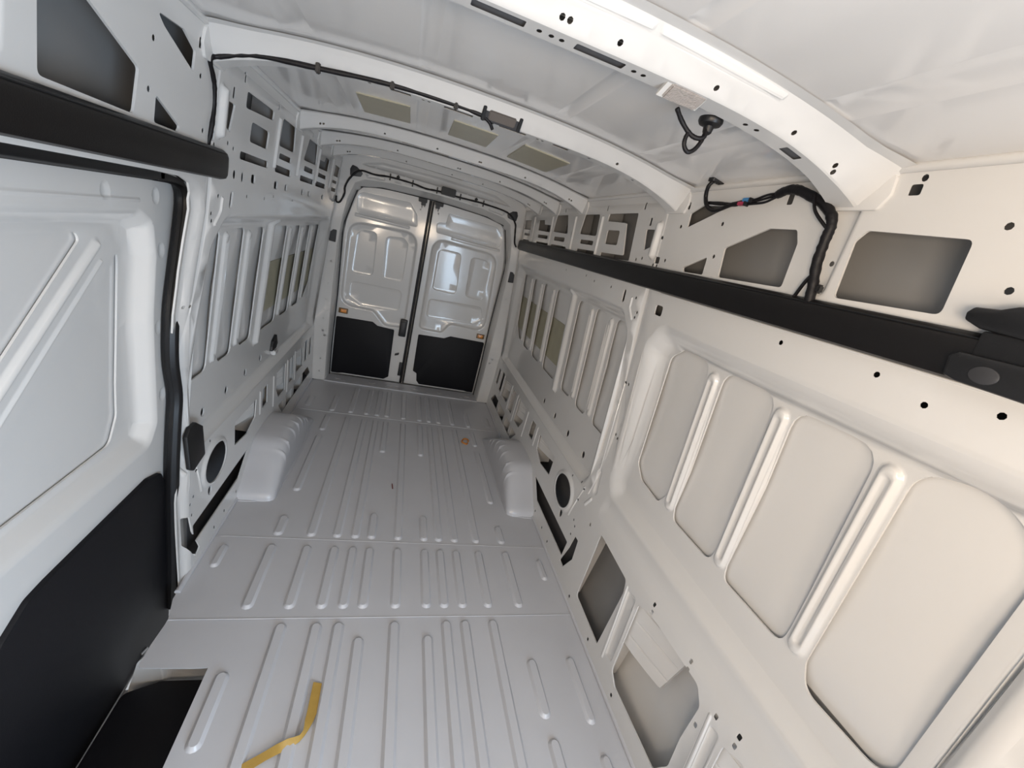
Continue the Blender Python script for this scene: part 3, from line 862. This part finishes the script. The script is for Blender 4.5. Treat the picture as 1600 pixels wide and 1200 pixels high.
# ================================================================== BLACK RAILS
def rail(name, side, y0, y1, label):
    sec = [(.0, 1.739), (-.014, 1.738), (-.026, 1.730), (-.031, 1.718), (-.032, 1.690), (-.031, 1.662), (-.026, 1.650), (-.014, 1.645), (.0, 1.645)]
    ys = [y0, y0 + .012, y0 + .03] + list(np.linspace(y0 + .2, y1 - .2, 14)) + [y1 - .03, y1 - .012, y1]
    vs = []; fc = []
    n = len(sec)
    for i, y in enumerate(ys):
        k = {0: .75, 1: .93, len(ys) - 1: .75, len(ys) - 2: .93}.get(i, 1)
        for h, z in sec:
            z2 = 1.692 + (z - 1.692) * (k if k == 1 else .5 + .5 * k)
            vs.append((side * (float(W(z2)) + h * k - .001), y, z2))
    for i in range(len(ys) - 1):
        for j in range(n - 1):
            fc.append((i * n + j, i * n + j + 1, (i + 1) * n + j + 1, (i + 1) * n + j))
    fc.append(tuple(range(n))); fc.append(tuple((len(ys) - 1) * n + j for j in range(n))[::-1])
    o = link(name, vs, fc, RAILM, None, ang=40)
    tag(o, label, kind='structure')
    for zz, hh in ((1.728, -.028),):
        tube('rail_groove', [(side * (float(W(zz)) + hh - .0005), y0 + .03, zz), (side * (float(W(zz)) + hh - .0005), y1 - .03, zz)], .0022, RUBBER, o, n=6, sm=False)
    return o


rail('trim_1', -1, Y0, 2.135, 'black plastic rail above the sliding door on the left')
rail('trim_2', 1, Y0, 4.47, 'long black plastic rail along the right wall')
tube('rail_lip', [(.842, Y0, 1.643), (.842, 1.95, 1.641)], .0035, PAINT, wall_right, n=6, sm=False)

# ================================================================== WHEEL ARCHES
def arch(side, label):
    root = tag(empty('wheel_arch', (side * .8, 3.11, 0)), label, 'wheel arch', 'wheel arches on the floor')
    prof = [(2.560, .0), (2.585, .045), (2.69, .120), (2.775, .185), (2.86, .236), (3.0, .248), (3.12, .246), (3.22, .230), (3.35, .168), (3.47, .106), (3.60, .04), (3.655, .0)]
    pp = [p for p in smooth_path([(0, y, z) for y, z in prof], 16)]
    nu, nv = len(pp) - 1, 26
    vs = []; fc = []
    sx = lambda c, p: abs(c) ** p
    for i in range(nu + 1):
        y0, z0 = pp[i].y, max(0, pp[i].z)
        for j in range(nv + 1):
            b = (math.pi / 2) * j / nv
            cx = sx(math.sin(b), .36); cr = sx(math.cos(b), .36)
            y = 3.11 + (y0 - 3.11) * (.80 + .20 * cr) if z0 < 1e-6 else 3.11 + (y0 - 3.11) * (.84 + .16 * cr)
            y = 3.11 + (y0 - 3.11) * (.84 + .16 * cr)
            z = z0 * cr
            x = .905 - .206 * cx
            # stamped beads over the shoulder
            g = sum(math.exp(-((y - c) / .007) ** 2) for c in (2.80, 2.88, 3.02, 3.12, 3.22, 3.32, 3.40))
            m_ = math.exp(-((b - .85) / .40) ** 2) * min(1, z0 / .1)
            vs.append((side * (x - .007 * g * m_), y, z + .006 * g * m_))
    for i in range(nu):
        for j in range(nv):
            fc.append((i * (nv + 1) + j, i * (nv + 1) + j + 1, (i + 1) * (nv + 1) + j + 1, (i + 1) * (nv + 1) + j))
    link('arch_shell', vs, fc, FLOORP if side > 0 else FLOORP, root, ang=70)
    # welded flange on the floor
    loop = []
    for k in range(41):
        t = math.pi / 2 * 0 + math.pi * k / 40
        loop.append((side * (.905 - .222 * abs(math.sin(t)) ** .45), 3.112 - .56 * math.copysign(abs(math.cos(t)) ** .5, math.cos(t))))
    prism('floor_flange', loop + [(side * .905, 3.65), (side * .905, 2.56)] if False else loop, FLOOR_MAP, .005, -.002, FLOORP, root)
    return root


arch(-1, 'rounded white wheel arch on the left, below the oval cut-out')
arch(1, 'rounded white wheel arch on the right, next to the ribbed floor')

# ================================================================== CABLES AND FITTINGS
def onwall(side, u, v, off): return (side * (float(W(v)) + off), u, v)


h = tag(empty('wire_harness', (.82, 1.3, 1.74)), 'thick black wire harness draped on the upper right wall with blue and crimson plugs', 'wire harness')
main = [(1.262, 1.70), (1.267, 1.738), (1.275, 1.78), (1.286, 1.827), (1.288, 1.881), (1.287, 1.918), (1.298, 1.942), (1.327, 1.966), (1.379, 1.990), (1.427, 2.007), (1.462, 2.008), (1.493, 1.998)]
tube('main_loom', [onwall(1, a, b, -.018) for a, b in main], .0125, CABLE, h, wob=.10, n=10)
for k, dz in enumerate((.006, 0, -.007)):
    tube('wire', [onwall(1, 1.485, 1.998 + dz * .5, -.02), onwall(1, 1.52, 1.988 + dz * 1.5, -.026), onwall(1, 1.555, 1.980 + dz, -.03), onwall(1, 1.59, 1.976 + dz * .6, -.03)], .0035, CABLE, h, n=6)
tube('tail_loom', [onwall(1, 1.60, 1.977, -.03), onwall(1, 1.64, 1.972, -.032), onwall(1, 1.69, 1.975, -.034), onwall(1, 1.776, 1.982, -.03)], .006, CABLE, h, wob=.1)
tube('tail_loop', [onwall(1, 1.601, 1.980, -.03), onwall(1, 1.655, 1.970, -.036), onwall(1, 1.715, 1.953, -.040), onwall(1, 1.765, 1.967, -.04), onwall(1, 1.79, 2.0, -.04), onwall(1, 1.775, 2.033, -.045), (.777, 1.760, 2.06)], .0068, CABLE, h, wob=.08)
tube('branch', [onwall(1, 1.318, 1.728, -.016), onwall(1, 1.296, 1.774, -.022), onwall(1, 1.282, 1.80, -.02)], .005, CABLE, h, n=6)
tube('thin_branch', [onwall(1, 1.358, 1.992, -.028), onwall(1, 1.335, 1.95, -.034), onwall(1, 1.295, 1.912, -.024)], .004, CABLE, h, n=6)
for nm, u, v, m_ in (('blue_plug', 1.588, 1.983, BLUE), ('crimson_plug', 1.606, 1.973, RED)):
    o = box(nm, onwall(1, u, v, -.034), (.016, .030, .011), m_, h, bev=.002)
    box('plug_lip', onwall(1, u - .017, v - .001, -.034), (.018, .006, .013), BLACK, o, bev=.001)
box('clip', onwall(1, 1.268, 1.765, -.012), (.02, .034, .022), BLACK, h, bev=.004)
cp = empty('ceiling_plug', (.775, 1.762, 2.062))
tag(cp, 'small black plug on the roof where the wall harness ends', 'plug')
ro = math.atan2(-.19, 1)
for k in range(3):
    tube('pin', [(.765 + .01 * k, 1.757, 2.04), (.765 + .01 * k, 1.757, 2.064)], .003, BLACK, cp, n=6, sm=False)
prism('plug_body', rp([(.750, 1.747), (.80, 1.747), (.80, 1.777), (.750, 1.777)], .006), FLOOR_MAP, 2.043, 2.062, BLACK, cp, bevel=.003)

# cable taped along the second roof bow
c2 = tag(empty('roof_cable', (0, 2.0, 2.05)), 'thin black cable taped along the second roof bow and down the left wall', 'cable')
path = [(-.845, 2.043, 1.72), (-.83, 2.040, 1.79), (-.829, 2.05, 1.85), (-.822, 2.035, 1.90), (-.818, 2.012, 1.93), (-.815, 1.985, 1.962), (-.795, 1.995, 1.978), (-.70, 2.0, 2.012), (-.535, 2.0, 2.032), (-.318, 2.0, 2.056), (-.113, 2.0, 2.062), (-.012, 2.0, 2.058)]
tube('cable', path, .0075, CABLE, c2, wob=.12)
for x, z in ((-.535, 2.032), (-.318, 2.056), (-.113, 2.062)):
    box('clip', (x, 1.997, z), (.014, .016, .030), BLACK, c2, bev=.003)
tube('cable_end', [(-.012, 2.0, 2.055), (.008, 2.005, 2.045), (.022, 2.012, 2.030)], .006, CABLE, c2, n=8)
# unlit dark fixture on the second bow
fx = tag(empty('dome_light_housing', (.05, 1.99, 2.07)), 'dark empty light housing in the middle of the second roof bow', 'light housing')
rt = Matrix.Rotation(math.radians(-50), 4, 'X')
from mathutils import Euler
eu = Euler((math.radians(-52), 0, 0))
box('housing', (.045, 1.993, 2.072), (.125, .055, .016), DARKG, fx, rot=eu, bev=.003)
box('cover', (.045, 1.989, 2.066), (.095, .032, .012), mat('brown_grey_cover', (.10, .085, .075), .35, var=.1), fx, rot=eu, bev=.003)
for x in (-.02, .108):
    box('end_clip', (x, 1.991, 2.067), (.012, .048, .018), BLACK, fx, rot=eu, bev=.002)

# clear lamp with its lead on the nearest bow
lamp = tag(empty('cargo_lamp', (.30, 1.32, 2.05)), 'clear rectangular cargo lamp on the nearest roof bow, unlit', 'lamp')
e2 = Euler((math.radians(-22), 0, 0))
box('lamp_base', (.292, 1.283, 2.048), (.104, .050, .006), PAINT, lamp, rot=e2, bev=.003)
box('lamp_lens', (.296, 1.282, 2.044), (.084, .040, .006), LENS, lamp, rot=e2, bev=.004)
lead = tag(empty('lamp_lead', (.37, 1.35, 2.04)), 'black looped lead and round grommet beside the clear cargo lamp', 'cable')
tube('lead', [(.322, 1.345, 2.045), (.345, 1.352, 2.030), (.372, 1.350, 2.012), (.392, 1.345, 2.006), (.408, 1.342, 2.012), (.410, 1.345, 2.030), (.415, 1.35, 2.05)], .0052, CABLE, lead, wob=.06)
tube('lead_loop', [(.372, 1.350, 2.014), (.368, 1.350, 2.000), (.371, 1.349, 1.984), (.384, 1.348, 1.975), (.398, 1.347, 1.984), (.408, 1.347, 2.004), (.412, 1.348, 2.03)], .005, CABLE, lead, wob=.05)
n = 20
vs = []; fc = []
for k, (r, z) in enumerate(((.027, 2.052), (.0275, 2.046), (.024, 2.040), (.012, 2.036), (.010, 2.024), (.006, 2.02))):
    vs += [(.415 + r * math.cos(2 * math.pi * i / n), 1.348 + r * math.sin(2 * math.pi * i / n), z) for i in range(n)]
    if k: fc += [((k - 1) * n + i, (k - 1) * n + (i + 1) % n, k * n + (i + 1) % n, k * n + i) for i in range(n)]
fc.append(tuple(5 * n + i for i in range(n)))
link('grommet', vs, fc, RUBBER, lead)

# harness over the rear doors
rhn = tag(empty('header_harness', (0, 4.47, 1.95)), 'black cable clipped along the header above the rear doors', 'cable')
hp = [(-.83, 4.45, 1.70), (-.828, 4.462, 1.655), (-.80, 4.476, 1.66), (-.772, 4.473, 1.732), (-.772, 4.473, 1.79), (-.736, 4.473, 1.873), (-.667, 4.473, 1.942), (-.548, 4.473, 1.942), (-.425, 4.473, 1.957), (-.234, 4.473, 1.957), (-.12, 4.473, 1.946), (-.008, 4.473, 1.954), (.152, 4.473, 1.952), (.315, 4.473, 1.956), (.405, 4.473, 1.957), (.64, 4.473, 1.940), (.735, 4.473, 1.87), (.755, 4.473, 1.80), (.775, 4.473, 1.70), (.80, 4.47, 1.66)]
tube('cable', hp, .0075, CABLE, rhn, wob=.1, n=8)
for x in (-.425, -.234, -.02, .19, .405):
    box('clip', (x, 4.474, 1.958), (.010, .014, .055), BLACK, rhn, bev=.002)
for x in (-.36, .335):
    box('round_clip', (x, 4.475, 1.975), (.026, .016, .030), BLACK, rhn, bev=.008)
bx_ = box('control_box', (.078, 4.446, 1.969), (.128, .03, .066), BLACK, None, bev=.005)
tag(bx_, 'small black control box on the header above the rear doors', 'control box')
HM = lambda u, v, h: np.stack([u, 4.488 + h, v], 1)
for s, wd in ((-1, 'left'), (1, 'right')):
    o = prism('rubber_boot', rp([(s * .75, 1.936), (s * .735, 1.972), (s * .695, 1.964), (s * .646, 1.927), (s * .66, 1.897), (s * .744, 1.882)], .012), HM, -.006, .006, DARKG, None, bevel=.003)
    tag(o, 'dark rubber boot in the upper %s corner of the rear door frame' % wd, 'rubber boot')

# black bracket at the right edge of the picture, on the rail
brk = tag(empty('shelf_bracket', (.8, .85, 1.7)), 'black plastic trim bracket over the front end of the right rail', 'bracket')
WB = wallmap(1)
prism('upper_arm', rp([(.50, 1.80), (.80, 1.797), (.865, 1.790), (.886, 1.781), (.921, 1.779), (.929, 1.768), (.927, 1.755), (.901, 1.744), (.80, 1.735), (.5, 1.735)], .006), WB, -.046, -.004, BLACK, brk, bevel=.006)
prism('middle_web', rp([(.5, 1.742), (.897, 1.742), (.893, 1.69), (.5, 1.69)], .006), WB, -.038, -.010, BLACK, brk, bevel=.004)
pl = prism('lower_plate', rp([(.5, 1.699), (.905, 1.699), (.918, 1.688), (.912, 1.652), (.89, 1.646), (.5, 1.630)], .008), WB, -.050, -.004, BLACK, brk, bevel=.006)
prism('recessed_boss', ell(.855, 1.668, .022, .016, 20), WB, -.052, -.044, DARKG, pl, bevel=.003)

# pillar cover on the left, black cap behind the seal
o = prism('striker_cover', rp([(2.165, .682), (2.219, .639), (2.195, .515), (2.085, .499), (2.060, .520), (2.078, .655), (2.11, .683)], .010), wallmap(-1), -.014, .002, BLACK, None, bevel=.006)
tag(o, 'charcoal plastic cover on the left pillar beside the door seal', 'cover')
# clip in the left belt beam
bc = tag(empty('belt_clip', (-.93, 3.4, .66)), 'black plastic fastener clip on the left belt beam', 'clip')
bm_ = lambda u, v, h: np.stack([-(FR(v) + h), u, v], 1)
prism('clip_body', rp([(3.30, .635), (3.40, .635), (3.43, .66), (3.40, .73), (3.33, .70), (3.31, .665)], .008), bm_, -.02, .002, BLACK, bc, bevel=.004)
box('clip_block', (-.945, 3.36, .618), (.03, .07, .03), PAINT, bc, bev=.005)

# ================================================================== THINGS ON THE FLOOR
def ribbon(name, pts, m, thick=.0012):
    """pts: (left, right) edge points of a flat strip"""
    vs = []; fc = []
    for a, b in pts:
        for p, dz in ((a, 0), (b, 0), (b, thick), (a, thick)):
            vs.append((p[0], p[1], p[2] + dz))
    for i in range(len(pts) - 1):
        for k in range(4):
            q = (k + 1) % 4
            fc.append((i * 4 + k, i * 4 + q, (i + 1) * 4 + q, (i + 1) * 4 + k))
    fc.append((0, 1, 2, 3)[::-1]); fc.append(tuple((len(pts) - 1) * 4 + k for k in range(4)))
    return link(name, vs, fc, m, None, ang=60)


tp = [((-.284, 1.522, .011), (-.254, 1.520, .004)), ((-.284, 1.47, .011), (-.253, 1.468, .004)), ((-.284, 1.42, .011), (-.252, 1.418, .004)), ((-.285, 1.392, .013), (-.258, 1.388, .009)), ((-.283, 1.368, .020), (-.268, 1.365, .006)),
      ((-.283, 1.352, .028), (-.277, 1.348, .005)), ((-.290, 1.338, .030), (-.289, 1.332, .005)), ((-.305, 1.336, .026), (-.302, 1.324, .004)), ((-.325, 1.336, .020), (-.320, 1.312, .004)), ((-.355, 1.325, .016), (-.343, 1.300, .012)), ((-.385, 1.310, .012), (-.375, 1.285, .012)), ((-.43, 1.288, .010), (-.42, 1.262, .006)), ((-.50, 1.25, .006), (-.49, 1.225, .004))]
t = ribbon('tape_strip', tp, TAPE)
tag(t, 'twisted mustard yellow strip of masking tape lying on the floor', 'tape')
rg = [(.53 + .028 * math.cos(a) * (1 + .25 * math.sin(2 * a)), 3.535 + .045 * math.sin(a), .007 + .004 * math.sin(a * 2)) for a in np.linspace(0, 2 * math.pi * .93, 14)]
t = tube('plastic_ring', rg, .0065, ORANGE, None, n=8)
tag(t, 'small curled orange plastic scrap on the floor by the right wheel arch', 'scrap')
t = tube('splinter', [(-.054, 2.825, .004), (-.052, 2.80, .006), (-.049, 2.772, .004)], .0035, REDBR, None, n=6)
tag(t, 'tiny red-brown splinter lying in the middle of the floor', 'splinter')

# ================================================================== CAB, behind the camera: unseen seat added to block light
def seat(x, y, w, label):
    r = tag(empty('added_cab_seat', (x, y, 0)), label, 'seat')
    g = mat('charcoal_seat_fabric', (.03, .03, .034), .8, var=.2, scale=60, bump=.3, bscale=300)
    box('seat_base', (x, y - .22, .18), (w * .9, .42, .36), g, r, bev=.03)
    box('cushion', (x, y - .24, .43), (w, .52, .16), g, r, bev=.05)
    box('backrest', (x, y + .02, .82), (w, .14, .72), g, r, rot=Euler((math.radians(-8), 0, 0)), bev=.05)
    for hx in ((-w / 4, w / 4) if w > .7 else (0,)):
        box('headrest', (x + hx, y + .085, 1.27), (.26, .10, .18), g, r, rot=Euler((math.radians(-8), 0, 0)), bev=.04)
    return r


seat(-.42, -.42, .92, 'unseen charcoal double passenger seat added behind the camera to shade the lower right wall')
